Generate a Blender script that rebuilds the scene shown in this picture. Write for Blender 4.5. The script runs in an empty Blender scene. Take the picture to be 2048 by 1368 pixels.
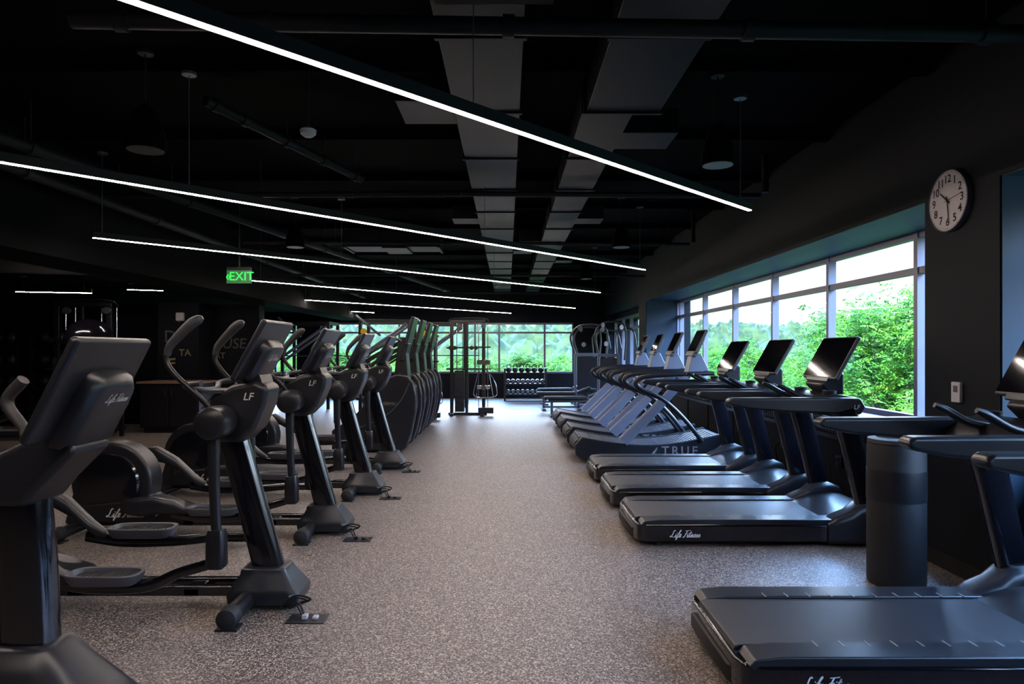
import bpy, math, random
import numpy as np
from mathutils import Vector, Matrix, noise
R=random.Random(7)
C=bpy.context.scene.collection
# ---------------------------------------------------------------- materials
def nt(m):
    m.use_nodes=True
    return m.node_tree, m.node_tree.nodes, m.node_tree.links
def pm(name,col,rough=.5,metal=0,var=.15,scale=30,bump=0,bscale=300,coat=0,spec=.5):
    m=bpy.data.materials.new(name); t,n,l=nt(m); b=n['Principled BSDF']
    tc=n.new('ShaderNodeTexCoord'); nz=n.new('ShaderNodeTexNoise'); nz.inputs['Scale'].default_value=scale; nz.inputs['Detail'].default_value=3
    l.new(tc.outputs['Object'],nz.inputs['Vector'])
    r=n.new('ShaderNodeValToRGB'); e=r.color_ramp.elements
    e[0].position=.3; e[1].position=.7
    e[0].color=tuple(c*(1-var) for c in col)+(1,); e[1].color=tuple(min(1,c*(1+var)) for c in col)+(1,)
    l.new(nz.outputs['Fac'],r.inputs['Fac']); l.new(r.outputs['Color'],b.inputs['Base Color'])
    mr=n.new('ShaderNodeMapRange'); mr.inputs['To Min'].default_value=max(.02,rough-.03); mr.inputs['To Max'].default_value=min(1,rough+.03)
    l.new(nz.outputs['Fac'],mr.inputs['Value']); l.new(mr.outputs['Result'],b.inputs['Roughness'])
    b.inputs['Metallic'].default_value=metal; b.inputs['Coat Weight'].default_value=coat; b.inputs['Specular IOR Level'].default_value=spec
    if bump:
        n2=n.new('ShaderNodeTexNoise'); n2.inputs['Scale'].default_value=bscale; l.new(tc.outputs['Object'],n2.inputs['Vector'])
        bp=n.new('ShaderNodeBump'); bp.inputs['Strength'].default_value=bump; bp.inputs['Distance'].default_value=.002
        l.new(n2.outputs['Fac'],bp.inputs['Height']); l.new(bp.outputs['Normal'],b.inputs['Normal'])
    return m
def emis(name,col,st):
    m=bpy.data.materials.new(name); t,n,l=nt(m); b=n['Principled BSDF']
    b.inputs['Base Color'].default_value=(*col,1); b.inputs['Emission Color'].default_value=(*col,1); b.inputs['Emission Strength'].default_value=st
    return m
M_blk=pm('black_plastic',(.0065,.0065,.0085),.34,spec=.42,scale=4,var=.08)
M_gry=pm('charcoal_plastic',(.0090,.0095,.0125),.33,spec=.42,scale=4,var=.08)
M_mid=pm('grey_plastic',(.042,.043,.052),.40,scale=4,var=.08)
M_gls=pm('gloss_black_paint',(.0035,.0035,.0055),.14,coat=.3,scale=4,var=.08)
M_rub=pm('rubber',(.007,.007,.008),.6,bump=.3,spec=.35)
M_grip=pm('grip_foam',(.028,.028,.030),.5,bump=.3,bscale=500)
M_belt=pm('belt',(.012,.0125,.016),.42,bump=.2,bscale=900,scale=8)
M_scr=pm('screen_glass',(.002,.002,.004),.08,var=0,spec=.3)
M_chr=pm('chrome',(.6,.6,.62),.15,1,var=.05)
M_alu=pm('silver_frame_paint',(.105,.12,.165),.35,.2,var=.08,scale=4)
M_frm=pm('window_frame_paint',(.15,.145,.19),.4,.3,var=.05,scale=4)
M_wall=pm('black_wall_paint',(.0018,.0028,.0056),.65,scale=2,bump=.1,spec=.16)
M_lit=pm('window_lit_wall',(.016,.032,.056),.5,scale=2,spec=.3)  # brighter blue copy of the wall black, window light put into the colour
M_bulk=pm('black_bulkhead_paint',(.0012,.0013,.0018),.8,scale=2,spec=.06)
M_walg=pm('charcoal_wall_paint',(.006,.0055,.006),.5,scale=2,bump=.1,spec=.25)
M_ceil=pm('black_ceiling_paint',(.0007,.0008,.0011),.9,scale=3,spec=.04)
M_pipe=pm('black_pipe_paint',(.0038,.004,.005),.6,scale=6,spec=.18)
M_duct=pm('duct_paint',(.0046,.0047,.0064),.5,scale=5,spec=.10)
M_white=pm('white_lettering',(.50,.50,.50),.5,var=.02)
M_tlet=pm('grey_lettering',(.14,.14,.15),.5,var=.02)
M_wlet=pm('dim_wall_lettering',(.045,.042,.04),.5,var=.02)
M_dtext=pm('dark_lettering',(.003,.003,.004),.4,var=.02,spec=.1)
M_gold=pm('gold_lettering',(.15,.12,.07),.5,var=.05)
M_wht=pm('white_plastic',(.36,.34,.36),.5,var=.03)
M_face=pm('clock_face_paper',(.50,.45,.455),.6,var=.02)
M_wood=pm('counter_laminate',(.15,.09,.055),.45,scale=12)
M_yel=pm('yellow_paint',(.6,.32,.015),.4)
M_leaf_trunk=pm('bark',(.03,.02,.015),.9,bump=.6,bscale=30)
M_led=emis('led_diffuser',(1,.85,.76),47)
M_exit=emis('exit_green',(.005,1,.06),.33)
M_disc=pm('speaker_grille',(.22,.22,.25),.6,var=.05)
def glass_mat():
    m=bpy.data.materials.new('window_glass'); t,n,l=nt(m); n.remove(n['Principled BSDF'])
    o=n['Material Output']; tr=n.new('ShaderNodeBsdfTransparent'); tr.inputs[0].default_value=(.97,.985,.985,1)
    g=n.new('ShaderNodeBsdfGlossy'); g.inputs['Roughness'].default_value=.02
    lw=n.new('ShaderNodeLayerWeight'); lw.inputs['Blend'].default_value=.12
    mt=n.new('ShaderNodeMath'); mt.operation='MULTIPLY'; mt.inputs[1].default_value=.12; l.new(lw.outputs['Fresnel'],mt.inputs[0])
    mx=n.new('ShaderNodeMixShader'); l.new(mt.outputs[0],mx.inputs[0]); l.new(tr.outputs[0],mx.inputs[1]); l.new(g.outputs[0],mx.inputs[2]); l.new(mx.outputs[0],o.inputs[0])
    return m
M_glass=glass_mat()
def floor_mat():
    m=bpy.data.materials.new('speckled_rubber_floor'); t,n,l=nt(m); b=n['Principled BSDF']
    tc=n.new('ShaderNodeTexCoord')
    nz=n.new('ShaderNodeTexNoise'); nz.inputs['Scale'].default_value=75; nz.inputs['Detail'].default_value=2
    l.new(tc.outputs['Object'],nz.inputs['Vector'])
    mixv=n.new('ShaderNodeMix'); mixv.data_type='RGBA'; mixv.blend_type='ADD'; mixv.inputs[0].default_value=.010
    l.new(tc.outputs['Object'],mixv.inputs[6]); l.new(nz.outputs['Color'],mixv.inputs[7])
    v=n.new('ShaderNodeTexVoronoi'); v.inputs['Scale'].default_value=155; l.new(mixv.outputs[2],v.inputs['Vector'])
    s=n.new('ShaderNodeSeparateColor'); l.new(v.outputs['Color'],s.inputs[0])
    r=n.new('ShaderNodeValToRGB'); r.color_ramp.interpolation='CONSTANT'; e=r.color_ramp.elements
    e[0].position=0; e[0].color=(.020,.017,.016,1); e[1].position=.38; e[1].color=(.100,.080,.069,1)
    for p,c in ((.60,(.205,.166,.138)),(.81,(.40,.33,.275)),(.93,(.10,.095,.10))):
        x=e.new(p); x.color=(*c,1)
    l.new(s.outputs[0],r.inputs['Fac']); l.new(r.outputs['Color'],b.inputs['Base Color'])
    b.inputs['Roughness'].default_value=.43; b.inputs['Specular IOR Level'].default_value=.52; b.inputs['Specular Tint'].default_value=(1,.84,.87,1)
    bp=n.new('ShaderNodeBump'); bp.inputs['Strength'].default_value=.14; bp.inputs['Distance'].default_value=.002
    l.new(s.outputs[1],bp.inputs['Height']); l.new(bp.outputs['Normal'],b.inputs['Normal'])
    return m
M_floor=floor_mat()
def leaf_mat(name,c1,c2,sc=1.2,trans=.35):
    m=bpy.data.materials.new(name); t,n,l=nt(m); b=n['Principled BSDF']; o=n['Material Output']
    tc=n.new('ShaderNodeTexCoord'); nz=n.new('ShaderNodeTexNoise'); nz.inputs['Scale'].default_value=sc; nz.inputs['Detail'].default_value=6
    l.new(tc.outputs['Object'],nz.inputs['Vector'])
    r=n.new('ShaderNodeValToRGB'); e=r.color_ramp.elements; e[0].position=.38; e[1].position=.62; e[0].color=(*c1,1); e[1].color=(*c2,1)
    l.new(nz.outputs['Fac'],r.inputs['Fac']); l.new(r.outputs['Color'],b.inputs['Base Color']); b.inputs['Roughness'].default_value=.7; b.inputs['Specular IOR Level'].default_value=.1
    if trans:
        tl=n.new('ShaderNodeBsdfTranslucent'); l.new(r.outputs['Color'],tl.inputs[0]); mx=n.new('ShaderNodeMixShader'); mx.inputs[0].default_value=trans
        l.new(b.outputs[0],mx.inputs[1]); l.new(tl.outputs[0],mx.inputs[2]); l.new(mx.outputs[0],o.inputs[0])
    return m
M_leaf=leaf_mat('leaves',(.014,.075,.010),(.072,.185,.014))
M_leaf2=leaf_mat('leaves_deep',(.013,.058,.010),(.062,.14,.015))
M_forest=leaf_mat('forest_canopy',(.005,.014,.004),(.020,.036,.009),.35,0)
M_lawn=leaf_mat('grass',(.010,.022,.008),(.02,.04,.012),.3,0)
# ---------------------------------------------------------------- geometry
V=Vector
def box(c,s,rot=None):
    vs=[V((x*s[0]/2,y*s[1]/2,z*s[2]/2)) for x in(-1,1) for y in(-1,1) for z in(-1,1)]
    if rot is not None:
        if not isinstance(rot,Matrix): rot=Matrix.Rotation(rot,3,'Y')
        vs=[rot@v for v in vs]
    c=V(c); vs=[v+c for v in vs]
    return vs,[(0,1,3,2),(4,6,7,5),(0,4,5,1),(2,3,7,6),(0,2,6,4),(1,5,7,3)]
def bb(x0,x1,y0,y1,z0,z1): return box(((x0+x1)/2,(y0+y1)/2,(z0+z1)/2),(abs(x1-x0),abs(y1-y0),abs(z1-z0)))
def loft(loops,cap=True):
    n=len(loops[0]); vs=[V(p) for L in loops for p in L]; fs=[]
    for i in range(len(loops)-1):
        for j in range(n):
            k=(j+1)%n; fs.append((i*n+j,i*n+k,(i+1)*n+k,(i+1)*n+j))
    if cap:
        fs.append(tuple(range(n-1,-1,-1))); fs.append(tuple((len(loops)-1)*n+j for j in range(n)))
    return vs,fs
def ring(c,a,b,n,p=2):
    out=[]
    for j in range(n):
        t=2*math.pi*(j+.5)/n; ct,st=math.cos(t),math.sin(t)
        x=math.copysign(abs(ct)**(2/p),ct); y=math.copysign(abs(st)**(2/p),st)
        out.append(V(c)+a*x+b*y)
    return out
def cr(pts,k):
    P=[V(p) for p in pts]; 
    if k<=1 or len(P)<3: return P,[i for i in range(len(P))]
    Q=[P[0]*2-P[1]]+P+[P[-1]*2-P[-2]]; out=[];ts=[]
    for i in range(1,len(Q)-2):
        for s in range(k):
            t=s/k; a,b,c,d=Q[i-1],Q[i],Q[i+1],Q[i+2]
            out.append(.5*((2*b)+(c-a)*t+(2*a-5*b+4*c-d)*t*t+(3*b-a-3*c+d)*t**3)); ts.append(i-1+t)
    out.append(P[-1]); ts.append(len(P)-1)
    return out,ts
def tube(pts,r,n=10,k=1,sec=(1,1),p=2,ref=(0,1,0)):
    P,ts=cr(pts,k); ref=V(ref); loops=[]
    rs=r if isinstance(r,(list,tuple)) else [r]*len(pts)
    for i,q in enumerate(P):
        a=P[max(0,i-1)]; b=P[min(len(P)-1,i+1)]; T=(b-a).normalized()
        rf=ref
        if abs(T.dot(rf))>.97: rf=V((0,0,1)) if abs(T.z)<.9 else V((1,0,0))
        A=T.cross(rf).normalized(); B=A.cross(T).normalized()
        t=ts[i]; i0=min(int(t),len(rs)-1); i1=min(i0+1,len(rs)-1); rr=rs[i0]+(rs[i1]-rs[i0])*(t-i0)
        loops.append(ring(q,A*rr*sec[0],B*rr*sec[1],n,p))
    return loft(loops)
def cyl(p0,p1,r0,r1=None,n=20): return tube([p0,p1],[r0,r0 if r1 is None else r1],n)
def prof(pts,y0,y1):
    n=len(pts); return loft([[V((x,y0,z)) for x,z in pts],[V((x,y1,z)) for x,z in pts]])
def plan(pts,z0,z1): return loft([[V((x,y,z0)) for x,y in pts],[V((x,y,z1)) for x,y in pts]])
def lz(secs,n=20,p=4): # (z,cx,cy,sx,sy)
    return loft([ring((cx,cy,z),V((sx/2,0,0)),V((0,sy/2,0)),n,p) for z,cx,cy,sx,sy in secs])
def lathe(pr,c,axis='Z',n=24,cap=True):
    c=V(c); loops=[]
    for r,h in pr:
        r=max(r,.0004)
        if axis=='Z': loops.append(ring(c+V((0,0,h)),V((r,0,0)),V((0,r,0)),n))
        elif axis=='Y': loops.append(ring(c+V((0,h,0)),V((r,0,0)),V((0,0,r)),n))
        else: loops.append(ring(c+V((h,0,0)),V((0,r,0)),V((0,0,r)),n))
    return loft(loops,cap)
def ball(c,r,n=16): return lathe([(r*math.sin(math.pi*i/8),-r*math.cos(math.pi*i/8)) for i in range(9)],c,'Z',n)
_txt={}
def text(s,size,org,right,up,shear=0,ext=.001,bold=0):
    key=(s,shear,bold)
    if key not in _txt:
        cu=bpy.data.curves.new('t','FONT'); cu.body=s; cu.size=1; cu.shear=shear; cu.align_x='CENTER'; cu.align_y='CENTER'; cu.offset=bold; cu.resolution_u=3
        ob=bpy.data.objects.new('t',cu); C.objects.link(ob); bpy.context.view_layer.update()
        me=ob.to_mesh(); _txt[key]=([v.co.copy() for v in me.vertices],[tuple(p.vertices) for p in me.polygons]); ob.to_mesh_clear()
        bpy.data.objects.remove(ob); bpy.data.curves.remove(cu)
    vs,fs=_txt[key]; r=V(right).normalized(); u=V(up).normalized(); n=r.cross(u); o=V(org)+n*ext
    return [o+r*v.x*size+u*v.y*size for v in vs],fs
# hand-drawn script lettering: strokes on an x / y grid, drawn as slim ribbons
_S={'L':[[(.55,.95),(.42,1.05),(.32,.9),(.28,.4),(.12,.05),(.0,.1),(.08,.2),(.3,.08),(.6,.02),(.75,.12)]],
'i':[[(0,.1),(.12,.45),(.08,.08),(.18,.0),(.3,.12)],[(.15,.62),(.19,.68)]],
'f':[[(0,.1),(.2,.6),(.36,1.0),(.28,1.05),(.14,.5),(.0,-.3),(.04,-.35),(.14,-.05),(.3,.1)],[(.02,.5),(.36,.54)]],
'e':[[(0,.1),(.22,.3),(.25,.45),(.12,.45),(.06,.15),(.16,.0),(.34,.14)]],
'F':[[(.15,.98),(.5,1.0),(.95,1.06)],[(.5,1.0),(.4,.5),(.25,.02),(.05,.06)],[(.25,.52),(.7,.56)]],
't':[[(0,.1),(.2,.9),(.1,.3),(.14,.02),(.3,.12)],[(.0,.6),(.36,.64)]],
'n':[[(0,.0),(.08,.42),(.06,.02),(.22,.42),(.3,.38),(.26,.05),(.36,.02),(.46,.14)]],
's':[[(0,.1),(.2,.46),(.24,.2),(.16,.0),(.02,.03)],[(.16,.0),(.38,.14)]]}
_W={'L':.72,'i':.28,'f':.32,'e':.33,' ':.2,'F':.66,'t':.3,'n':.44,'s':.34}
def script(s,size,org,right,up,ext=.001,wd=.075):
    r=V(right).normalized(); u=V(up).normalized(); n=r.cross(u); tot=sum(_W[c] for c in s); x0=-tot/2; vs=[];fs=[]
    for c in s:
        for st in _S.get(c,[]):
            P,_=cr([(a+x0+(b-.3)*.35,b-.35,0) for a,b in st],4); k=len(vs)
            for i,q in enumerate(P):
                T=(P[min(len(P)-1,i+1)]-P[max(0,i-1)]).normalized(); N=V((-T.y,T.x,0)); w=wd*(.55+.6*abs(T.y))/2
                for sg in(-1,1):
                    g=q+N*w*sg; vs.append(V(org)+n*ext+r*g.x*size+u*g.y*size)
            for i in range(len(P)-1): fs.append((k+2*i,k+2*i+1,k+2*i+3,k+2*i+2))
        x0+=_W[c]
    return vs,fs
def merge(gs):
    vs=[];fs=[]
    for v,f in gs:
        k=len(vs); vs+=v; fs+=[tuple(i+k for i in t) for t in f]
    return vs,fs
def mk(name,gs,mat,bevel=0,seg=2,org=None,fix=True):
    if isinstance(gs,tuple): gs=[gs]
    vs,fs=merge(gs)
    if org is not None: vs=[v-V(org) for v in vs]
    me=bpy.data.meshes.new(name); me.from_pydata([tuple(v) for v in vs],[],fs); me.update()
    if fix:
        import bmesh
        bm=bmesh.new(); bm.from_mesh(me); bmesh.ops.recalc_face_normals(bm,faces=bm.faces); bm.to_mesh(me); bm.free()
    me.materials.append(mat)
    me.polygons.foreach_set('use_smooth',[True]*len(me.polygons))
    if not bevel: me.set_sharp_from_angle(angle=math.radians(38))
    ob=bpy.data.objects.new(name,me); C.objects.link(ob)
    if bevel:
        m=ob.modifiers.new('bevel','BEVEL'); m.width=bevel; m.segments=seg; m.limit_method='ANGLE'; m.angle_limit=math.radians(38); m.harden_normals=True
    return ob
def part(name,gs,mat,par,bevel=0,seg=2,label=None):
    o=mk(name,gs,mat,bevel,seg); o.parent=par
    if label: o['label']=label
    return o
def parts(name,gs,mat,par,bevel=0,seg=2):
    for g in gs: part(name,[g],mat,par,bevel,seg)
def root(name,loc,label,cat,group=None):
    e=bpy.data.objects.new(name,None); e.empty_display_size=.2; e.location=loc; C.objects.link(e)
    e['label']=label; e['category']=cat
    if group: e['group']=group
    return e
def thing(name,gs,mat,label,cat,bevel=0,group=None,kind=None,seg=2):
    if isinstance(gs,tuple): gs=[gs]
    vs,_=merge(gs); xs=[v.x for v in vs]; ys=[v.y for v in vs]; zs=[v.z for v in vs]
    org=V(((min(xs)+max(xs))/2,(min(ys)+max(ys))/2,min(zs)))
    o=mk(name,gs,mat,bevel,seg,org); o.location=org; o['label']=label; o['category']=cat
    if group: o['group']=group
    if kind: o['kind']=kind
    return o
def struct(name,gs,mat,bevel=0,label=None):
    o=mk(name,gs,mat,bevel); o['kind']='structure'
    o['label']=label or name.replace('_',' ')+' of the black painted gym room'; o['category']=name.split('_')[0]
    return o
def dup(r,loc,label=None,rz=None,scale=None):
    def rec(o,par):
        c=o.copy(); C.objects.link(c)
        if par is not None: c.parent=par
        for ch in o.children: rec(ch,c)
        return c
    c=rec(r,None); c.location=loc
    if label: c['label']=label
    if rz is not None: c.rotation_euler[2]=rz
    if scale: c.scale=scale
    return c
# ---------------------------------------------------------------- room
CEIL=3.65
struct('floor',bb(-14,4.1,-4,22.4,-.12,0),M_floor,label='speckled grey and tan rubber gym floor')
cg=[bb(-14,4.2,-4,22.6,CEIL,CEIL+.15)]
for y in np.arange(-3,22.3,1.6): cg.append(bb(-4.6,3.1,y-.05,y+.05,CEIL-.08,CEIL))
struct('ceiling',cg,M_ceil,label='black painted open ceiling deck with joists')
XR=3.1; G=3.84; SO=2.65
wr=[bb(XR,4.1,-4,22.4,SO,CEIL), bb(XR,4.1,4.3,5.07,0,SO), bb(XR,4.1,15.3,16.1,0,SO), bb(XR,4.1,21.4,22.4,0,SO), bb(XR,4.1,-4,-3,0,SO)]
wr+=[bb(3.36,4.0,-3,4.3,0,.88), bb(3.36,4.0,5.07,15.3,0,.88), bb(3.22,3.6,16.1,21.4,0,.8), bb(3.4,4.1,16.1,21.4,2.5,SO)]
struct('wall_right',wr,M_wall,label='black wall with deep recessed window bays')
struct('trim_4',[bb(XR+.01,G-.05,5.08,15.29,SO-.006,SO-.001),bb(XR+.01,G-.05,-3,4.29,SO-.006,SO-.001),bb(XR+.01,G-.05,15.288,15.295,.89,SO-.006),bb(XR+.01,G-.05,4.289,4.295,.0,SO-.006),bb(3.37,G-.05,5.08,15.28,.881,.886)],M_lit,label='added thin skin on the window reveals, its blue-grey colour standing in for window light on the black wall')
struct('baseboard_right',[bb(XR-.014,XR,4.3,5.07,0,.11),bb(XR-.014,XR,15.3,16.1,0,.11),bb(3.346,3.36,5.07,15.3,0,.11),bb(XR-.014,XR+.3,4.28,4.288,0,.11)],M_walg)
zt,zb=2.43,.8
wb=[bb(-14,4.1,22.0,22.4,0,zb),bb(-14,4.1,22.0,22.4,zt,CEIL),bb(2.12,4.1,22.0,22.4,zb,zt),bb(-6.7,-5.96,21.7,22.4,zb,zt),bb(-14,-8.4,22.0,22.4,zb,zt)]
struct('wall_back',wb,M_wall)
struct('wall_left',bb(-14.2,-14,-4,22.4,0,CEIL),M_wall)
struct('wall_front',bb(-14,4.1,-4.2,-4,0,CEIL),M_wall)
struct('wall_partition',[bb(-14,-5.2,14.3,14.6,0,2.5)],M_wall,label='black partition wall with painted lettering')
struct('trim_1',[bb(-5.3,-4.6,-4,22,2.5,CEIL)],M_bulk,label='black painted ceiling bulkhead beam')
struct('trim_2',[bb(-14,-5.3,-4,22,2.75,2.85)],M_ceil,label='lower black ceiling over the side training area')
struct('trim_3',[bb(-7.02,-6.2,13.7,14.3,0,2.5)],M_wall,label='black square column')
def window(name,axis,pos,marks,z0,z1,tz,depth=.07,w=.06):
    fr=[]
    a0,a1=marks[0],marks[-1]
    def seg(u0,u1,zz0,zz1,d=depth):
        if axis=='Y': fr.append(bb(pos-d/2,pos+d/2,u0,u1,zz0,zz1))
        else: fr.append(bb(u0,u1,pos-d/2,pos+d/2,zz0,zz1))
    for m in marks: seg(m-w/2,m+w/2,z0,z1,depth*1.3)
    seg(a0,a1,z0,z0+w); seg(a0,a1,z1-w,z1); seg(a0,a1,tz-w/2,tz+w/2)
    o=struct(name,fr,M_frm,label='window wall with grey aluminium frames')
    q=[(pos,a0,z0),(pos,a1,z0),(pos,a1,z1),(pos,a0,z1)] if axis=='Y' else [(a0,pos,z0),(a1,pos,z0),(a1,pos,z1),(a0,pos,z1)]
    g=mk('glass_pane',([V(v) for v in q],[(0,1,2,3)]),M_glass,fix=False)
    g.parent=o; return o
window('window_1','Y',G,[5.07,6.35,8.1,9.8,11.5,13.25,15.05,15.3],.88,SO,2.29)
window('window_2','Y',G,[-3,-1.2,.6,2.4,4.3],.88,SO,2.29)
window('window_3','Y',3.4,[16.1,17.4,18.7,20.0,21.4],.8,2.5,2.15)
window('window_4','X',22.1,[-5.96,-4.75,-3.5,-2.3,-1.05,-.27,1.2,2.12],zb,zt,2.11)
window('window_5','X',22.1,[-8.4,-7.5,-6.7],zb,zt,2.11)
# sill grilles
gr=[]
for y in np.arange(5.2,15.2,.07): gr.append(bb(3.346,3.359,y,y+.045,.70,.74)); gr.append(bb(3.346,3.359,y,y+.045,.76,.80))
for y in np.arange(5.07,15.2,1.27): gr.append(bb(3.345,3.359,y,y+.012,.11,.86))
thing('radiator_cover',[bb(3.335,3.359,5.1,15.25,.64,.68),bb(3.335,3.359,5.1,15.25,.82,.86)]+gr,M_gry,'long charcoal metal convector grille below the windows','radiator')
for y in (6.9,8.3,9.7):
    o=root('wall_outlet',(3.36,y,.36),'black double socket box low on the wall below the window','outlet','wall outlets')
    part('cover_plate',bb(-.02,0,-.06,.06,0,.12),M_gry,o,.004); parts('socket',[bb(-.03,-.019,-.03,.03,.015,.05),bb(-.03,-.019,-.03,.03,.07,.105)],M_rub,o)
    part('power_cord',tube([(-.03,0,.09),(-.09,.03,.02),(-.05,.1,-.2),(-.12,.2,-.33),(-.4,.25,-.35)],.008,6,6),M_rub,o)
# ---------------------------------------------------------------- ceiling things
def led(p0,p1,hang,z=2.68,cat='linear light',zt_=CEIL-.08):
    p0=V((*p0,z)); p1=V((*p1,z)); d=(p1-p0); L=d.length; d.normalize(); mid=(p0+p1)/2; ang=math.atan2(d.y,d.x); Rm=Matrix.Rotation(ang,3,'Z')
    o=root('linear_pendant_light',mid,'long slim black linear pendant with glowing white diffuser','light','linear pendants')
    part('housing',[box((0,0,.04),(L,.038,.06),Rm)],M_pipe,o)
    part('diffuser',[box((0,0,.0075),(L-.01,.028,.006),Rm)],M_led,o)
    for t in hang:
        q=d*(t-.5)*L
        part('suspension_cable',cyl((q.x,q.y,.07),(q.x,q.y,zt_-z),.003,n=6),M_mid,o)
        part('canopy',lathe([(.05,0),(.05,.02)],(q.x,q.y,zt_-z-.02)),M_mid,o)
    return o
h=1.13
def P(x,y): return ((x-1015)*h/(700-y), 1365*h/(700-y))
def ext(a,b,X):
    t=(X-b[0])/(a[0]-b[0]); return (X,b[1]+(a[1]-b[1])*t)
a,b=P(240,0),P(1500,423); led(ext(a,b,-4.15),b,(.05,.35,.65,.98))
a,b=P(0,327),P(1290,541); led(ext(a,b,-4.15),b,(.05,.3,.64,.985))
led(P(185,477),P(1200,586),(.01,.33,.66,.98))
led(P(500,562),P(1150,617),(.02,.33,.66,.98))
led(P(600,600),P(1022,627),(.02,.5,.98))
led(P(643,620),P(748,626),(.02,.98))
led((-7.93,11.0),(-6.85,11.25),(.1,.9),2.48,zt_=2.75); led((-6.8,12.2),(-6.25,12.4),(.1,.9),2.62,zt_=2.75)
def duct(segs,label):
    return thing('air_duct',[bb(*s) for s in segs],M_duct,label,'air duct',.006)
d1=[];y=-1
while y<20.5:
    d1.append((-.39,.09,y,y+1.17,3.3,3.53)); d1.append((-.41,.11,y+1.17,y+1.21,3.285,3.55)); y+=1.21
d1+=[(-.80,-.39,4.85,5.35,3.32,3.5),(-.75,-.39,9.2,9.6,3.32,3.5),(.09,.45,12.2,12.6,3.32,3.5),(-.75,-.39,16.2,16.6,3.32,3.5)]
duct(d1,'long rectangular grey sheet metal air duct under the ceiling')
d2=[];y=-1
while y<4.4:
    d2.append((.58,1.12,y,y+1.17,3.3,3.53)); d2.append((.56,1.14,y+1.17,y+1.21,3.285,3.55)); y+=1.21
while y<20.5:
    d2.append((.55,.93,y,y+1.17,3.3,3.52)); d2.append((.53,.95,y+1.17,y+1.21,3.285,3.54)); y+=1.21
d2+=[(.93,1.38,5.5,5.95,3.3,3.5),(.93,1.3,9.2,9.6,3.32,3.5),(.93,1.3,13.5,13.9,3.32,3.5),(.2,.55,11.0,11.5,3.3,3.5)]
duct(d2,'rectangular grey sheet metal duct with side branches and a reducer')
thing('air_duct',[bb(-2.6,-1.1,10.9,11.5,3.2,3.48),bb(-2.62,-2.58,10.85,11.55,3.18,3.5),bb(-1.12,-1.08,10.85,11.55,3.18,3.5),bb(-2.0,-1.6,10.85,11.55,3.17,3.5)],M_duct,'short cross duct with small diffuser boxes','air duct',.006)
def pipe(pts,r,label='black painted ceiling pipe run',name='ceiling_pipe'):
    gs=[tube(pts[i:i+2],r,12) for i in range(len(pts)-1)]+[ball(p,r*1.25,12) for p in pts[1:-1]]
    P0=V(pts[0]);D=V(pts[1])-P0
    for t in (.05,.2,.45,.7,.95):
        q=P0+D*t; gs.append(cyl(q-D.normalized()*.03,q+D.normalized()*.03,r*1.25))
        if abs(D.z)<.5 and not(-.9<q.x<1.45): gs.append(cyl(q,(q.x,q.y,CEIL-.081),.006,n=6))
    thing(name,gs,M_pipe,label,'pipe')
pipe([(-2.2,3.45,3.22),(2.7,3.5,3.17)],.045)
pipe([(-4.4,7.4,3.22),(-.5,7.2,3.2),(2.7,7.3,3.2)],.03)
pipe([(2.68,7.1,3.2),(2.68,7.1,3.56)],.03,'short vertical black pipe drop')
pipe([(-3.8,9.8,3.1),(2.72,10.2,3.13)],.025)
pipe([(2.72,10.0,3.13),(2.72,10.0,3.56)],.025,'short vertical black pipe drop')
pipe([(-4.0,4.9,3.2),(-1.55,18,3.1)],.05,'long black main pipe running along the room')
pipe([(-2.3,5.2,3.45),(-1.5,7,3.3)],.04,'diagonal black painted steel conduit')
pipe([(-4.2,5.2,3.1),(-4.2,20,3.1)],.05,'long black sprinkler main beside the bulkhead')
pipe([(-4.3,13.2,3.0),(2.7,13.4,3.0)],.025)
pipe([(-4.3,17.2,3.0),(2.7,17.4,3.0)],.025)
thing('strut_channel',[bb(-.35,.22,3.2,3.26,3.2,3.28)],M_pipe,'short black steel strut channel below the ceiling','strut')
def dome(x,y,z,r,label='black pendant speaker with pale round grille',gm=None):
    o=root('pendant_speaker',(x,y,z),label,'speaker','pendant speakers')
    part('body',lathe([(r,0),(r*1.02,.03),(r*.95,.12),(r*.6,.24),(r*.2,.3),(.01,.31)],(0,0,.004)),M_ceil,o)
    part('grille',lathe([(r*.9,0),(r*.9,.006)],(0,0,0)),gm or M_disc,o)
    part('rod',cyl((0,0,.3),(0,0,CEIL-.08-z),.006,n=6),M_pipe,o)
    part('canopy',lathe([(.05,0),(.05,.02)],(0,0,CEIL-.1-z)),M_pipe,o)
dome(1.54,5.0,2.9,.12); dome(1.5,9.0,2.9,.12); dome(-2.8,9.0,2.9,.12); dome(-2.45,4.62,2.9,.13,'black pendant speaker with dark round grille',M_pipe); dome(1.5,13,2.9,.12)
o=root('smoke_detector',(-1.46,5.0,3.13),'small white ceiling sensor on a rod','sensor')
part('body',lathe([(.03,-.02),(.055,0),(.06,.03),(.03,.05)],(0,0,0)),M_disc,o); part('rod',cyl((0,0,.04),(0,0,CEIL-.08-3.13),.01,n=8),M_blk,o)
# exit sign
o=root('exit_sign',(-3.34,8.5,2.38),'green lit exit sign on a clear panel hung from the ceiling','sign')
part('panel',bb(-.155,.155,-.006,.006,0,.165),emis('exit_panel',(.0,.06,.012),.12),o)
part('lettering',[text('EXIT',.15,(.03,-.008,.083),(1,0,0),(0,0,1)),text('«',.15,(-.128,-.008,.088),(1,0,0),(0,0,1))],M_exit,o)
part('mount',[bb(-.15,.15,-.02,.02,.165,.2),cyl((0,0,.2),(0,0,CEIL-.08-2.38),.01)],M_pipe,o)
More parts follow.
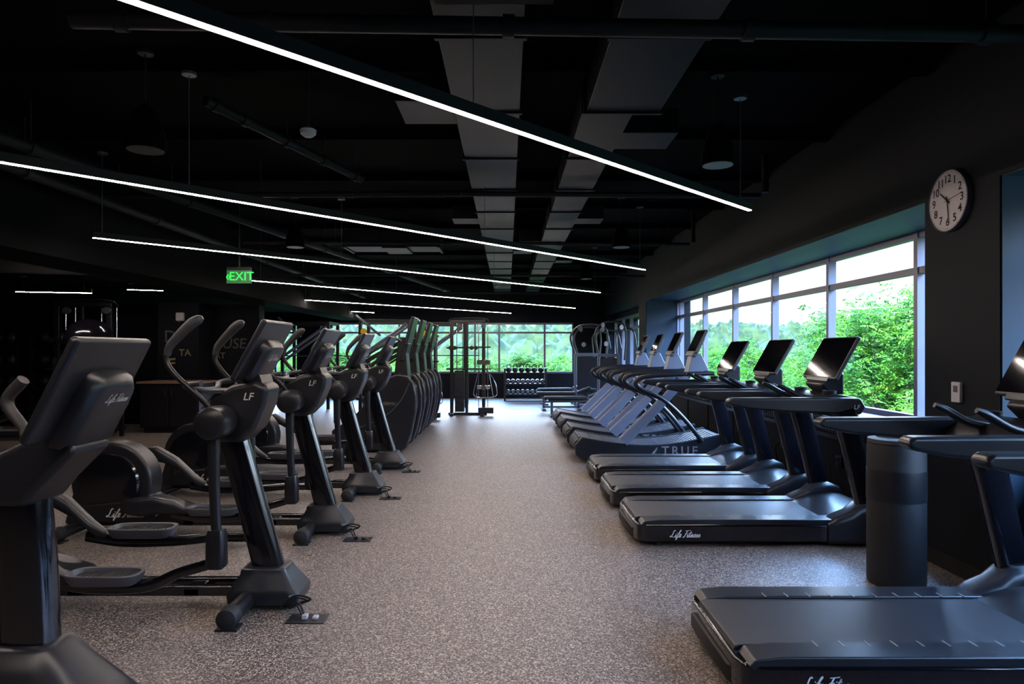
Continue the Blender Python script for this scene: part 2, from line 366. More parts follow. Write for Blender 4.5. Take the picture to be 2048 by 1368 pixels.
# clock
o=root('wall_clock',(XR,4.76,2.59),'round white wall clock with silver rim and black numerals','clock')
part('rim',lathe([(.212,0),(.215,-.02),(.214,-.036),(.209,-.039),(.208,-.034),(.208,-.012)],(0,0,0),'X',48,False),M_alu,o)
part('dial',lathe([(.208,-.012),(.208,-.03)],(0,0,0),'X',48),M_face,o)
nm=[]
for i in range(1,13):
    t=math.radians(90-30*i); nm.append(text(str(i),.078,(-.0312,-math.cos(t)*.15,math.sin(t)*.15),(0,-1,0),(0,0,1),bold=.014))
for i in range(60):
    t=math.radians(6*i); c=V((-.032,-math.cos(t)*.196,math.sin(t)*.196)); nm.append(box(c,(.001,.003,.012 if i%5==0 else .006),Matrix.Rotation(t-math.pi/2,3,'X')))
part('numerals',nm,M_dtext,o)
def hand2(hr,L,w,x):
    t=math.radians(90-30*hr); d=V((0,-math.cos(t),math.sin(t))); s=V((0,d.z,-d.y)); X=V((-1,0,0)); a=V((x,0,0))-d*.03; b=V((x,0,0))+d*L
    return loft([[a-s*w/2,a+s*w/2,a+s*w/2+X*.002,a-s*w/2+X*.002],[b-s*w/3,b+s*w/3,b+s*w/3+X*.002,b-s*w/3+X*.002]])
part('hour_hand',hand2(10.35,.10,.012,-.034),M_dtext,o); part('minute_hand',hand2(5.75,.16,.009,-.036),M_dtext,o)
part('second_hand',hand2(2.7,.15,.003,-.038),M_dtext,o)
M_cg=bpy.data.materials.new('clock_glass'); t_,n_,l_=nt(M_cg); n_.remove(n_['Principled BSDF']); tr_=n_.new('ShaderNodeBsdfTransparent'); gl_=n_.new('ShaderNodeBsdfGlossy'); gl_.inputs['Roughness'].default_value=.02; mx_=n_.new('ShaderNodeMixShader'); mx_.inputs[0].default_value=.03
l_.new(tr_.outputs[0],mx_.inputs[1]); l_.new(gl_.outputs[0],mx_.inputs[2]); l_.new(mx_.outputs[0],n_['Material Output'].inputs[0])
part('glass_cover',([V((-.042,.207*math.cos(2*math.pi*i/48),.207*math.sin(2*math.pi*i/48))) for i in range(48)],[tuple(range(48))]),M_cg,o)
# thermostat
o=root('thermostat',(XR,4.69,1.19),'white wall thermostat with small display','thermostat')
part('body',bb(-.025,0,-.045,.045,0,.14),M_wht,o,.005); part('display',bb(-.0262,-.025,-.025,.02,.07,.115),M_mid,o)
o=root('soap_dispenser',(-6.55,13.68,2.13),'small grey dispenser fixed on a black column','dispenser')
part('body',bb(-.08,.08,-.06,.02,0,.17),M_wht,o,.02); part('nozzle',bb(-.03,.03,-.05,-.01,-.025,0),M_blk,o)
tx=14.295; cx_=13.695
def PX(x,y,Y): return ((x-1015)/1365*Y, Y, 1.55-(y-700)/1365*Y)
for s,x,y,sz,mt,sh,YY in (('DI',345,674,.34,M_wlet,0,cx_),('USE',468,688,.30,M_wlet,.1,tx),('TA',370,706,.19,M_gold,0,cx_),('AT',440,712,.18,M_gold,0,tx)):
    thing('wall_lettering',text(s,sz,PX(x,y,YY),(1,0,0),(0,0,1),sh,.002,.008),mt,'pale painted block letters on a black wall','lettering')
thing('wall_lettering',[tube([PX(330,721,cx_-.03),PX(350,718,cx_-.03)],.025,8),tube([PX(330,728,cx_-.03),PX(350,726,cx_-.03)],.025,8)],M_gold,'gold emblem stripes on a black column','lettering')
# counter
o=root('counter_cabinet',(-6.3,13.0,0),'black low cabinet with a wood-tone worktop','cabinet')
part('body',[bb(-.55,.55,-.28,.4,.1,.92),bb(-.5,.5,-.22,.4,0,.1)],M_blk,o,.005)
part('worktop',bb(-.6,.6,-.32,.42,.921,.96),M_wood,o,.005)
for s in(-1,1): 
    dd=part('door',bb(min(s*.02,s*.53),max(s*.02,s*.53),-.3,-.281,.13,.9),M_blk,o,.003); h_=mk('handle',tube([(s*.06,-.30,.7),(s*.06,-.33,.7),(s*.06,-.33,.82),(s*.06,-.30,.82)],.006,6),M_gry); h_.parent=dd
# ---------------------------------------------------------------- treadmill
LF='Life Fitness'
def treadmill(loc):
    o=root('treadmill',loc,'black motorised treadmill with wide belt and tablet screen','treadmill','treadmills by the windows')
    pl=[(-.90,-.46),(-.965,-.42),(-.985,-.34),(-.985,.34),(-.965,.42),(-.90,.46),(.98,.46),(1.0,.42),(1.0,-.42),(.98,-.46)]
    part('deck',plan(pl,.035,.175),M_gls,o,.018,3)
    part('running_belt',prof([(-.955,.13),(-.97,.165),(-.955,.195),(-.93,.2),(.62,.2),(.62,.13)],-.285,.285),M_belt,o,.004)
    for s in(-1,1):
        y0,y1=(-.45,-.29) if s<0 else (.29,.45)
        pr=part('side_rail',prof([(-.93,.15),(-.95,.17),(-.92,.2),(-.8,.212),(.6,.212),(.62,.15)],y0,y1),M_gry,o,.008)
        ym=y0+.02 if s>0 else y1-.02
        tk=[bb(x-.004,x+.004,ym-.03,ym+.03,.2115,.2135) for x in np.arange(-.6,.5,.12)]
        q=mk('tread_mark',tk,M_tlet); q.parent=pr
    part('rear_bumper',[plan([(-.955,-.36),(-1.0,-.3),(-1.0,.3),(-.955,.36)],.04,.12)],M_rub,o,.01)
    part('motor_cover',[prof([(.50,.19),(.6,.215),(.72,.25),(.9,.275),(1.0,.26),(1.03,.2),(1.03,.05),(.52,.05)],-.33,.33)],M_blk,o,.02,3)
    for s in(-1,1):
        part('upright_foot',loft([ring((x,s*.40,z/2+.02),V((0,w/2,0)),V((0,0,z/2)),16,5) for x,z,w in((.52,.17,.16),(.6,.22,.19),(.70,.26,.2),(.77,.32,.2),(.9,.34,.2),(1.0,.3,.18),(1.04,.2,.14))]),M_gry,o,0)
        part('upright',tube([(.86,s*.42,.25),(.80,s*.42,.5),(.73,s*.42,.8),(.66,s*.42,1.08)],[.085,.082,.085,.10],16,4,(1,.55),4),M_gls,o)
        hp=[(-.27,1.145),(-.25,1.115),(-.1,1.085),(.2,1.06),(.6,1.045),(.78,1.04),(.82,1.1),(.78,1.17),(.5,1.175),(-.24,1.172)]
        y0=s*.42
        part('handrail',prof(hp,y0-.05,y0+.05),M_gry,o,.022,3)
        part('sensor_grip',tube([(.58,s*.16,1.14),(.42,s*.16,1.17),(.30,s*.16,1.235),(.24,s*.16,1.262)],[.022,.022,.022,.014],10,4),M_blk,o)
        part('storage_tray',[lathe([(.05,0),(.055,.035),(.045,.035),(.04,.01)],(.62,s*.27,1.185))],M_rub,o)
        parts('foot_wheel',[cyl((-.8,s*.38,.02),(-.8,s*.42,.02),.02),cyl((.8,s*.34,.0301),(.8,s*.4,.0301),.03)],M_rub,o)
    part('console_base',[prof([(.42,1.08),(.5,1.16),(.62,1.2),(.8,1.17),(.86,1.08),(.7,1.02),(.5,1.03)],-.38,.38),prof([(.68,1.18),(.6,1.26),(.70,1.36),(.80,1.36),(.80,1.18)],-.16,.16)],M_blk,o,.02,3)
    up=V((.19,0,.34)).normalized(); nrm=V((-up.z,0,up.x)); c=V((.76,0,1.48)); ang=math.atan2(up.x,up.z); rm=Matrix.Rotation(ang,3,'Y')
    part('screen_housing',[box(c-nrm*.0,(.035,.60,.40),rm),box(c-nrm*.03,(.04,.3,.2),rm)],M_mid,o,.012,3)
    part('screen',[box(c+nrm*.0185,(.004,.58,.37),rm)],M_scr,o)
    part('console_buttons',[box(c-up*.21+nrm*.012,(.02,.40,.035),rm)],M_gry,o,.004)
    part('logo',[script(LF,.052,(-.60,-.4605,.095),(1,0,0),(0,0,1),wd=.12)],M_white,o)
    part('emblem',[text('LF',.05,(.74,-.472,1.1),(1,0,0),(0,0,1),.2,.001,.004)],M_white,o)
    return o
t0=treadmill((2.0,3.42,0)); t0['label']='black motorised treadmill standing beside the trash bin and clock pier'
for y in(5.83,7.09,8.36): dup(t0,(2.0,y,0),'black motorised treadmill with tablet screen facing the window')
dup(t0,(2.0,2.1,0),'black motorised treadmill seen only by its handrail')
# curved treadmill
def curved(loc):
    o=root('curved_treadmill',loc,'grey and black curved slat-belt treadmill with mast console','treadmill','curved manual treadmills')
    N=14
    top=[(-.98+1.9*i/N, .33-.13*math.sin(math.pi*i/N)**1.0+.04*(i/N)) for i in range(N+1)]
    ptsS=[(-1.0,.06)]+[(-1.07,.12),(-1.08,.24)]+[(x,z+.03) for x,z in top]+[(.98,.30),(1.0,.2),(.98,.05)]
    for s in(-1,1): part('side_panel',prof(ptsS,s*.40-.035,s*.40+.035),M_gry,o,.015,3)
    part('running_belt',prof([(-1.0,.10),(-1.05,.18),(-1.04,.28)]+[(x,z+.012) for x,z in top]+[(.92,.1)],-.36,.36),M_belt,o)
    sl=[]
    for i in range(52):
        t=i/51; x=-1.0+1.86*t; z=.344-.13*math.sin(math.pi*min(1,max(0,(x+.98)/1.9)))+.04*(x+.98)/1.9
        sl.append(box((x,0,z),(.024,.70,.012)))
    q=part('belt_slats',sl,M_mid,o); q['kind']='stuff'
    part('end_roller',[cyl((-.98,-.36,.22),(-.98,.36,.22),.105,n=24)],M_rub,o)
    for s in(-1,1):
        part('strut',tube([(-.42,s*.45,.30),(.0,s*.45,.72),(.45,s*.45,1.19)],[.075,.066,.055],12,1,(1,.4),5),M_alu,o)
        part('handrail',tube([(.66,s*.45,.30),(.40,s*.45,.62),(.12,s*.45,.87),(-.15,s*.45,1.0),(-.24,s*.45,1.08),(-.2,s*.45,1.16),(0,s*.45,1.2),(.4,s*.45,1.22),(.82,s*.45,1.23)],[.03,.03,.032,.035,.036,.036,.034,.032,.03],12,5,(1,1),2.5),M_blk,o)
        parts('foot',[cyl((x,s*.38,0),(x,s*.38,.07),.03) for x in(-.8,.8)],M_rub,o)
    parts('cross_bar',[tube([(.8,-.45,1.23),(.8,.45,1.23)],.03,10),tube([(.45,-.45,1.19),(.45,.45,1.19)],.025,10)],M_blk,o)
    part('mast',[prof([(.55,1.2),(.62,1.5),(.74,1.5),(.86,1.25),(.8,1.18)],-.12,.12)],M_alu,o,.01)
    up=V((.17,0,.36)).normalized(); nrm=V((-up.z,0,up.x)); rm=Matrix.Rotation(math.atan2(up.x,up.z),3,'Y'); c=V((.72,0,1.67))
    part('screen_housing',[box(c,(.04,.46,.36),rm),box(c-nrm*.03-up*.05,(.05,.25,.25),rm),box(c-up*.2,(.06,.4,.07),rm)],M_mid,o,.01)
    part('screen',[box(c+nrm*.0215,(.003,.42,.32),rm)],M_scr,o)
    part('logo',[text(ch,.17,(.16+i*.135,-.437,.165),(1,0,0),(0,0,1),0,.002,.012) for i,ch in enumerate('TRUE')],M_tlet,o)
    part('emblem',[prof([(-.04,.12),(.05,.22),(.05,.19),(.0,.12)],-.4385,-.4365)],M_tlet,o)
    return o
c0=curved((2.0,9.78,0))
for y in(11.08,12.38,13.68): dup(c0,(2.0,y,0))
# trash bin
o=root('trash_bin',(2.59,4.55,0),'tall black round trash bin beside a treadmill','trash bin')
part('body',lathe([(.172,0),(.177,.02),(.177,.9),(.172,.93),(.15,.935)],(0,0,0),'Z',40),M_rub,o); part('band',lathe([(.1785,.56),(.18,.58),(.18,.74),(.1785,.76)],(0,0,0),'Z',40),M_blk,o)
part('lid',lathe([(.177,.935),(.17,.96),(.12,.97),(.12,.95)],(0,0,0),'Z',40),M_rub,o)
# ---------------------------------------------------------------- elliptical
def elliptical(loc):
    o=root('elliptical_trainer',loc,'black elliptical cross trainer with moving handles and console','elliptical','elliptical trainers along the aisle')
    part('base_frame',[bb(-2.05,-.05,-.10,-.05,.07,.13),bb(-2.05,-.05,.05,.10,.07,.13),bb(-1.2,-1.1,-.1,.1,.07,.12),bb(-.5,-.4,-.1,.1,.07,.12)],M_gls,o,.008)
    for lx,nm_,w in((-.1,'front_stabilizer',.40),(-2.08,'rear_stabilizer',.36)):
        st=part(nm_,[tube([(lx,-w,.065),(lx,w,.065)],.05,16)],M_blk,o)
        for s in(-1,1):
            q=mk('end_cap',lathe([(.02,-.065),(.055,-.05),(.06,0),(.06,.03),(.05,.05)] if s<0 else [(.05,-.05),(.06,-.03),(.06,0),(.055,.05),(.02,.065)],(lx,s*w,.065),'Y',16),M_rub); q.parent=st
            q=mk('levelling_foot',[bb(lx-.06,lx+.06,s*w-.05,s*w+.05,0,.012)],M_rub); q.parent=st
    part('front_cover',[loft([[V((cx-a,-b,z)),V((cx-a*.8,-b*1.12,z)),V((cx+a*.8,-b*1.12,z)),V((cx+a,-b*.9,z)),V((cx+a,b*.9,z)),V((cx+a*.8,b*1.12,z)),V((cx-a*.8,b*1.12,z)),V((cx-a,b,z))] for z,cx,a,b in((.03,-.01,.21,.14),(.09,-.01,.215,.145),(.125,-.015,.19,.135),(.20,-.02,.14,.10),(.235,-.025,.13,.09))])],M_gry,o,.012,3)
    part('column',tube([(-.01,0,.2),(-.12,0,.6),(-.25,0,1.06)],[.092,.086,.086],20,3,(1,.62),3.5),M_gls,o)
    part('neck_housing',prof([(-.38,1.08),(-.33,1.0),(-.15,.99),(-.06,1.08),(.0,1.22),(.02,1.33),(-.06,1.37),(-.2,1.34),(-.32,1.28),(-.40,1.2)],-.125,.125),M_gry,o,.035,4)
    for s in(-1,1):
        part('pivot_hub',lathe([(.08,-.1),(.094,-.08),(.10,.04),(.092,.09),(.07,.105),(.04,.108)] if s>0 else [(.04,-.108),(.07,-.105),(.092,-.09),(.10,-.04),(.094,.08),(.08,.1)],(-.24,s*.24,1.13),'Y',28),M_gry,o)
        arm=part('moving_arm',[tube([(-.24,s*.27,1.06),(-.235,s*.28,.8),(-.22,s*.28,.48)],[.031,.027,.025],14,3,(1.1,.9),3)],M_gry,o)
        q=mk('arm_boot',[lz([(.30,-.22,s*.28,.085,.085),(.315,-.22,s*.28,.105,.10),(.48,-.22,s*.28,.10,.095),(.52,-.22,s*.28,.085,.075)],20,5)],M_blk); q.parent=arm
        hd=part('moving_handle',[tube([(-.24,s*.26,1.18),(-.30,s*.30,1.27),(-.44,s*.32,1.41),(-.49,s*.32,1.50),(-.455,s*.32,1.585),(-.34,s*.31,1.70)],.016,12,6)],M_blk,o)
        q=mk('foam_grip',[tube([(-.485,s*.32,1.52),(-.47,s*.32,1.57),(-.42,s*.318,1.63),(-.35,s*.312,1.70),(-.31,s*.305,1.725),(-.29,s*.303,1.735)],[.020,.023,.027,.031,.027,.012],14,4)],M_grip); q.parent=hd
        zp=.24 if s<0 else .37; lx=-.87 if s<0 else -.93
        pts=[(-.20,s*.28,.40),(-.24,s*.27,.33),(-.45,s*.25,.26 if s<0 else .33),(lx+.22,s*.24,zp-.06),(lx-.1,s*.24,zp-.065),(lx-.35,s*.24,zp-.03)]
        part('pedal_arm',[tube(pts,[.03,.03,.03,.034,.036,.036],12,4,(1,.8),3)],M_gls,o)
        pl=[]
        for (sx,sy,z) in ((.36,.15,-.035),(.40,.185,-.01),(.42,.2,.025),(.415,.195,.03),(.38,.16,.028),(.365,.148,.008)):
            pl.append(ring((lx,s*.26,zp+z),V((sx/2,0,.0)),V((0,sy/2,0)),28,4))
        pd=part('foot_pedal',[loft(pl)],M_mid,o)
        q=mk('tread_ribs',[bb(lx-.16+i*.022,lx-.15+i*.022,s*.26-.065,s*.26+.065,zp+.006,zp+.013) for i in range(15)],M_blk); q.parent=pd
        zr=.62 if s>0 else .26
        part('link_cover',[loft([ring((x,s*.24,z),V((0,w/2,0)),V((-hh*.25,0,hh/2)),18,3.5) for x,z,w,hh in((lx-.22,zp-.02,.05,.06),(lx-.3,zp+.02,.09,.11),(lx-.45,(zp+zr)/2+.03,.1,.14),(lx-.62,zr,.1,.15),(lx-.72,zr-.0,.09,.12),(lx-.76,zr-.01,.05,.06))])],M_gry,o)
        cx,cz=-1.80,.43
        part('drive_disc',lathe([(.245,-.02),(.26,0),(.25,.03),(.12,.045),(.05,.05)] if s>0 else [(.05,-.05),(.12,-.045),(.25,-.03),(.26,0),(.245,.02)],(cx,s*.13,cz),'Y',36),M_gls,o)
    cx,cz=-1.80,.43
    arc=[(cx+.34*math.cos(t),cz+.34*math.sin(t)) for t in [math.radians(a) for a in range(-20,201,12)]]
    part('drive_shroud',prof([(-2.2,.08),(-1.2,.08),(-1.12,.13),(-1.12,.2),(-1.3,.26)]+arc,-.11,.11),M_gry,o,.03,3)
    part('side_cover',prof([(-2.0,.12),(-1.45,.12),(-1.36,.16),(-1.38,.24),(-1.6,.30),(-2.0,.26)],-.2,.2),M_blk,o,.02,3)
    part('side_lettering',[script(LF,.068,(-1.62,-.2005,.19),(1,0,0),(0,0,1),wd=.12)],M_white,o)
    up=V((.18,0,.33)).normalized(); nb=V((up.z,0,-up.x)); rm=Matrix.Rotation(math.atan2(up.x,up.z),3,'Y'); c=V((-.05,0,1.55))
    part('console_housing',[box(c,(.035,.52,.40),rm)],M_gry,o,.016,4)
    part('screen',[box(c-nb*.018,(.003,.46,.32),rm)],M_scr,o)
    part('console_back',[loft([ring(c+nb*d-up*.07+V((0,.02,0)),V((0,w/2,0)),up*(hh/2),24,4.5) for d,w,hh in((.012,.34,.30),(.045,.33,.28),(.068,.28,.25),(.073,.24,.20))]),prof([(-.2,1.3),(-.12,1.42),(-.04,1.40),(.0,1.28),(-.06,1.25)],-.1,.1)],M_gry,o)
    part('console_lettering',[script(LF,.038,c+nb*.0740-up*.02+V((0,.02,0)),(0,1,0),up,wd=.13)],M_white,o)
    part('emblem',[text('LF',.062,(-.1,-.1255,1.27),(1,0,0),(0,0,1),.25,.001,.01)],M_white,o)
    part('side_handle',[tube([(-.3,-.3,1.36),(-.42,-.24,1.34),(-.38,-.1,1.31),(-.38,.1,1.31),(-.42,.24,1.34),(-.3,.3,1.36)],.017,10,5,ref=(0,0,1)),bb(-.4,-.25,-.13,.13,1.29,1.31)],M_mid,o)
    return o
e0=elliptical((-1.45,4.2,0))
EY=[5.85,7.4,8.95]
for y in EY: dup(e0,(-1.54,y,0))
for i,y in enumerate([4.2]+EY):
    x=-1.15 if i==0 else -1.22
    o=root('floor_outlet',(x,y-.27,0),'dark floor power plate with plug and looped cords','outlet','floor outlets')
    part('plate',bb(-.11,.11,-.07,.07,0,.005),M_gry,o); parts('plug',[bb(-.03,0,-.02,.02,.005,.03),bb(.03,.06,-.02,.02,.005,.02)],M_wht if i==0 else M_blk,o,.004)
    cp=[(-.02,0,.02),(-.06,.03,.08),(-.12,.06,.04),(-.05,.1,.06),(.0,.05,.1),(-.1,.1,.1),(-.18,.12,.03),(-.12,.16,.02),(-.2,.2,.06)]
    parts('cord',[tube(cp,.006,6,6,ref=(0,0,1)),tube([(p[0]*1.1-.02,p[1]*1.2+.02,p[2]*.7+.006) for p in cp],.005,6,6,ref=(0,0,1))],M_rub,o)
# exercise bike in the near corner
o=root('exercise_bike',(-1.9,2.75,0),'black upright exercise bike with large tilted console','exercise bike')
part('front_cover',[lz([(.04,.05,0,.62,.44),(.12,.05,0,.60,.42),(.2,.02,0,.5,.36),(.3,-.01,0,.36,.28),(.37,-.02,0,.27,.22),(.385,-.02,0,.22,.18)],28,5)],M_gry,o)
parts('stabilizer',[tube([(.05,-.3,.055),(.05,.3,.055)],.05,14),tube([(-1.0,-.28,.055),(-1.0,.28,.055)],.05,14)],M_rub,o)
part('column',[tube([(-.02,0,.35),(-.03,0,.7),(-.06,0,1.0)],[.105,.1,.1],20,2,(1,.65),3.5)],M_gls,o)
part('frame_rail',[bb(-1.0,0,-.05,.05,.07,.17)],M_gls,o,.01)
part('neck_housing',[prof([(-.24,.95),(.04,.94),(.1,1.02),(.24,1.16),(.16,1.26),(-.05,1.16),(-.26,1.08)],-.13,.13)],M_gry,o,.03,3)
up=V((.2,0,.40)).normalized(); nb=V((up.z,0,-up.x)); rm=Matrix.Rotation(math.atan2(up.x,up.z),3,'Y'); c=V((.235,-.02,1.40))
part('console_housing',[box(c,(.04,.52,.44),rm)],M_gry,o,.018,4)
part('screen',[box(c-nb*.0205,(.003,.46,.36),rm)],M_scr,o)
part('console_back',[loft([ring(c+nb*d-up*.09+V((0,.03,0)),V((0,w/2,0)),up*(hh/2),24,4.5) for d,w,hh in((.015,.33,.36),(.055,.32,.35),(.085,.27,.30),(.09,.24,.26))])],M_gry,o)
part('console_lettering',[script(LF,.034,c+nb*.091-up*.01+V((0,.05,0)),(0,1,0),up,wd=.12)],M_white,o)
parts('handlebar',[tube([(-.12,s*.1,1.12),(-.2,s*.22,1.2),(-.3,s*.25,1.32),(-.22,s*.24,1.42)],[.02,.022,.026,.026],12,5) for s in(-1,1)],M_grip,o)
part('crank_shroud',[lathe([(.18,-.1),(.2,-.08),(.2,.08),(.18,.1)],(-.55,0,.32),'Y',32)],M_gry,o)
part('seat_post',[tube([(-.75,0,.12),(-.85,0,.9)],.035,12)],M_chr,o)
part('saddle',[loft([ring((x,0,z),V((0,w/2,0)),V((0,0,hh/2)),14,2.5) for x,w,hh,z in((-.62,.04,.03,.93),(-.7,.08,.05,.94),(-.85,.2,.08,.94),(-.97,.22,.08,.95),(-1.0,.12,.04,.96))])],M_rub,o)
parts('pedal',[bb(-.45,-.35,-.26,-.16,.16,.19),bb(-.75,-.65,.16,.26,.44,.47)],M_blk,o,.005); part('crank_axle',bb(-.56,-.54,-.16,.16,.3,.34),M_blk,o,.005)
# ---------------------------------------------------------------- stair climbers
def climber(loc):
    o=root('stair_climber',loc,'tall black stair climber with curved side panels and console','stair climber','stair climbers along the aisle')
    side=[(-1.15,.04),(-.10,.03),(-.02,.08),(.06,.3),(.12,.6),(.13,.85),(.08,1.06),(.0,1.16),(-.15,1.19),(-.3,1.14),(-.42,1.0),(-.6,.78),(-.85,.52),(-1.15,.34)]
    for s in(-1,1): part('side_panel',prof(side,s*.33-.05,s*.33+.05),M_gry,o,.03,3)
    part('front_shroud',prof([(-.14,.05),(-.04,.1),(.02,.4),(.08,.7),(.06,.98),(-.05,1.1),(-.2,1.13),(-.3,1.06),(-.3,.05)],-.28,.28),M_blk,o,.02)
    part('side_trim',[tube([(-.8,-.385,.35),(-.35,-.385,.55),(-.1,-.385,.8),(.02,-.385,1.05)],.010,8,5)],M_mid,o)
    for i in range(4): part('step',bb(-1.1+i*.2,-.85+i*.2,-.27,.27,.2+i*.2,.24+i*.2),M_mid,o,.005)
    for s in(-1,1):
        part('handrail',[tube([(-1.1,s*.36,.45),(-1.1,s*.36,1.1),(-1.0,s*.36,1.25),(-.25,s*.36,1.68),(-.1,s*.36,1.68)],.02,10,4)],M_gry,o)
    part('mast',[prof([(-.25,1.1),(-.18,1.75),(-.08,1.75),(-.02,1.1)],-.16,.16)],M_blk,o,.02)
    up=V((.22,0,.8)).normalized(); rm=Matrix.Rotation(math.atan2(up.x,up.z),3,'Y'); nb=V((up.z,0,-up.x)); c=V((.0,0,1.84))
    part('console_housing',[box(c,(.05,.52,.46),rm),box(c-up*.33+V((.0,0,0)),(.07,.42,.30),rm)],M_blk,o,.02,3)
    part('screen',[box(c-nb*.0265,(.003,.46,.36),rm)],M_scr,o)
    part('lettering',[text('POWERMILL',.07,(-.33,-.3805,.74),(1,0,0),(0,0,1),0,.001,.0)],M_tlet,o)
    parts('foot',[cyl((x,s*.3,0),(x,s*.3,.05),.03) for x in(-1.0,-.14) for s in(-1,1)],M_rub,o)
    return o
k0=climber((-1.5,10.65,0))
for y in(11.75,12.85,13.95): dup(k0,(-1.5,y,0))
# ---------------------------------------------------------------- cable machine
def cable(loc,label):
    o=root('cable_machine',loc,label,'gym machine','cable machines')
    part('frame',[bb(-.62,-.54,-.04,.04,.06,2.2),bb(.14,.22,-.04,.04,.06,2.2),bb(-.62,.22,-.04,.04,2.2,2.28),bb(-.66,.26,-.05,.05,0,.06),bb(-.6,-.52,-.4,.4,0,.06),bb(.12,.2,-.5,.5,0,.06),bb(-.25,-.19,-.03,.03,.06,2.2)],M_blk,o,.008)
    part('weight_stack',[bb(-.5,-.28,-.09,.09,.08+i*.045,.12+i*.045) for i in range(22)],M_gry,o)
    parts('guide_rod',[cyl((x,0,.08),(x,0,2.18),.01,n=8) for x in(-.46,-.32,.06,.28)],M_chr,o)
    part('storage_box',[bb(.06,.42,-.3,-.1,.061,.2)],M_blk,o,.01)
    parts('pulley_carriage',[bb(.02,.34,-.08,.08,1.2,1.32),bb(.02,.34,-.08,.08,.62,.7)],M_chr,o,.01)
    parts('pulley',[lathe([(.06,-.015),(.05,0),(.06,.015)],(x,-.1,z),'Y',20) for x,z in((.18,1.26),(.18,.66),(.18,2.12),(-.4,2.12))],M_mid,o)
    part('pull_bar',[tube([(.05,-.14,1.0),(-.0,-.14,.8),(-.05,-.14,.5),(.1,-.14,.42),(.45,-.14,.45),(.5,-.14,.6),(.4,-.14,.9),(.2,-.14,1.12)],.014,8,4),tube([(.1,-.14,1.2),(.0,-.14,.35)],.006,6),tube([(.28,-.14,1.2),(.42,-.14,.4)],.006,6)],M_chr,o)
    part('top_handle',[tube([(-.65,0,2.24),(-.5,-.1,2.30),(.2,-.1,2.30),(.3,0,2.2)],.014,8,4)],M_gry,o)
    part('accessory_bar',[tube([(-.7,-.1,1.6),(.35,-.1,1.62)],.02,8),tube([(-.7,-.1,1.1),(.35,-.1,1.1)],.02,8)]+[lathe([(.05,-.02),(.05,.02)],(x,-.13,1.6),'Y',16) for x in(-.6,-.5,-.1,.0)],M_gry,o)
    return o
m0=cable((-.75,16.3,0),'black cable machine tower with chrome pull handles')
dup(m0,(-7.75,12.9,0),'black cable station with chrome bars near the counter',scale=(1.3,1,1.08))
dup(m0,(-1.75,15.4,0),'narrow black cable column behind the stair climbers',scale=(.6,1,.8))
# racks behind the climbers
def rack(loc,label):
    o=root('power_rack',loc,label,'rack','strength racks')
    part('frame',[bb(x-.04,x+.04,y-.04,y+.04,0,2.3) for x in(-.6,.6) for y in(-.5,.5)]+[bb(-.6,.6,y-.035,y+.035,2.22,2.3) for y in(-.5,.5)]+[bb(x-.035,x+.035,-.5,.5,2.22,2.3) for x in(-.6,.6)],M_blk,o,.006)
    parts('lever_arm',[tube([(-.9,-.3,1.2),(.5,-.3,2.2)],.04,8),tube([(-.9,.3,1.2),(.5,.3,2.2)],.04,8),tube([(-.7,-.55,2.4),(-.1,-.55,1.9)],.03,8)],M_alu,o)
    part('weight_plate',lathe([(.07,-.02),(.08,0),(.07,.02)],(-.5,-.58,2.0),'Y',24),M_yel,o)
    part('barbell',[cyl((-1.0,-.55,1.4),(1.0,-.55,1.4),.015,n=8)],M_chr,o)
    return o
r0=rack((-3.0,17.2,0),'black power rack with lever arms and yellow plates')
dup(r0,(-1.75,18.9,0),'black power rack beside the far windows')
dup(r0,(-5.3,18.4,0),'black power rack beside the far windows')
dup(r0,(-10.4,12.6,0),'black power rack in the side training area')
# benches
def bench(loc,label,rz=0):
    o=root('weight_bench',loc,label,'bench','weight benches')
    part('seat_pad',[box((-.1,0,.44),(1.0,.28,.07))],M_rub,o,.025,3); part('back_pad',[box((.62,0,.52),(.36,.28,.07),-.35)],M_rub,o,.025,3)
    part('frame',[bb(-.5,.6,-.03,.03,.33,.40),bb(-.45,-.39,-.03,.03,.05,.33),bb(.45,.51,-.03,.03,.05,.33),bb(-.47,-.37,-.3,.3,0,.05),bb(.43,.53,-.25,.25,0,.05),bb(-.4,.5,-.03,.03,.06,.11)],M_mid,o,.006)
    o.rotation_euler[2]=rz; return o
b0=bench((1.45,15.9,0),'black padded flat bench with grey frame')
dup(b0,(1.35,17.6,0)); dup(b0,(1.45,19.4,0),rz=.2); dup(b0,(-2.9,15.8,0),rz=.2); dup(b0,(-6.6,9.2,0),rz=.1); dup(b0,(-8.2,10.2,0),rz=.1)
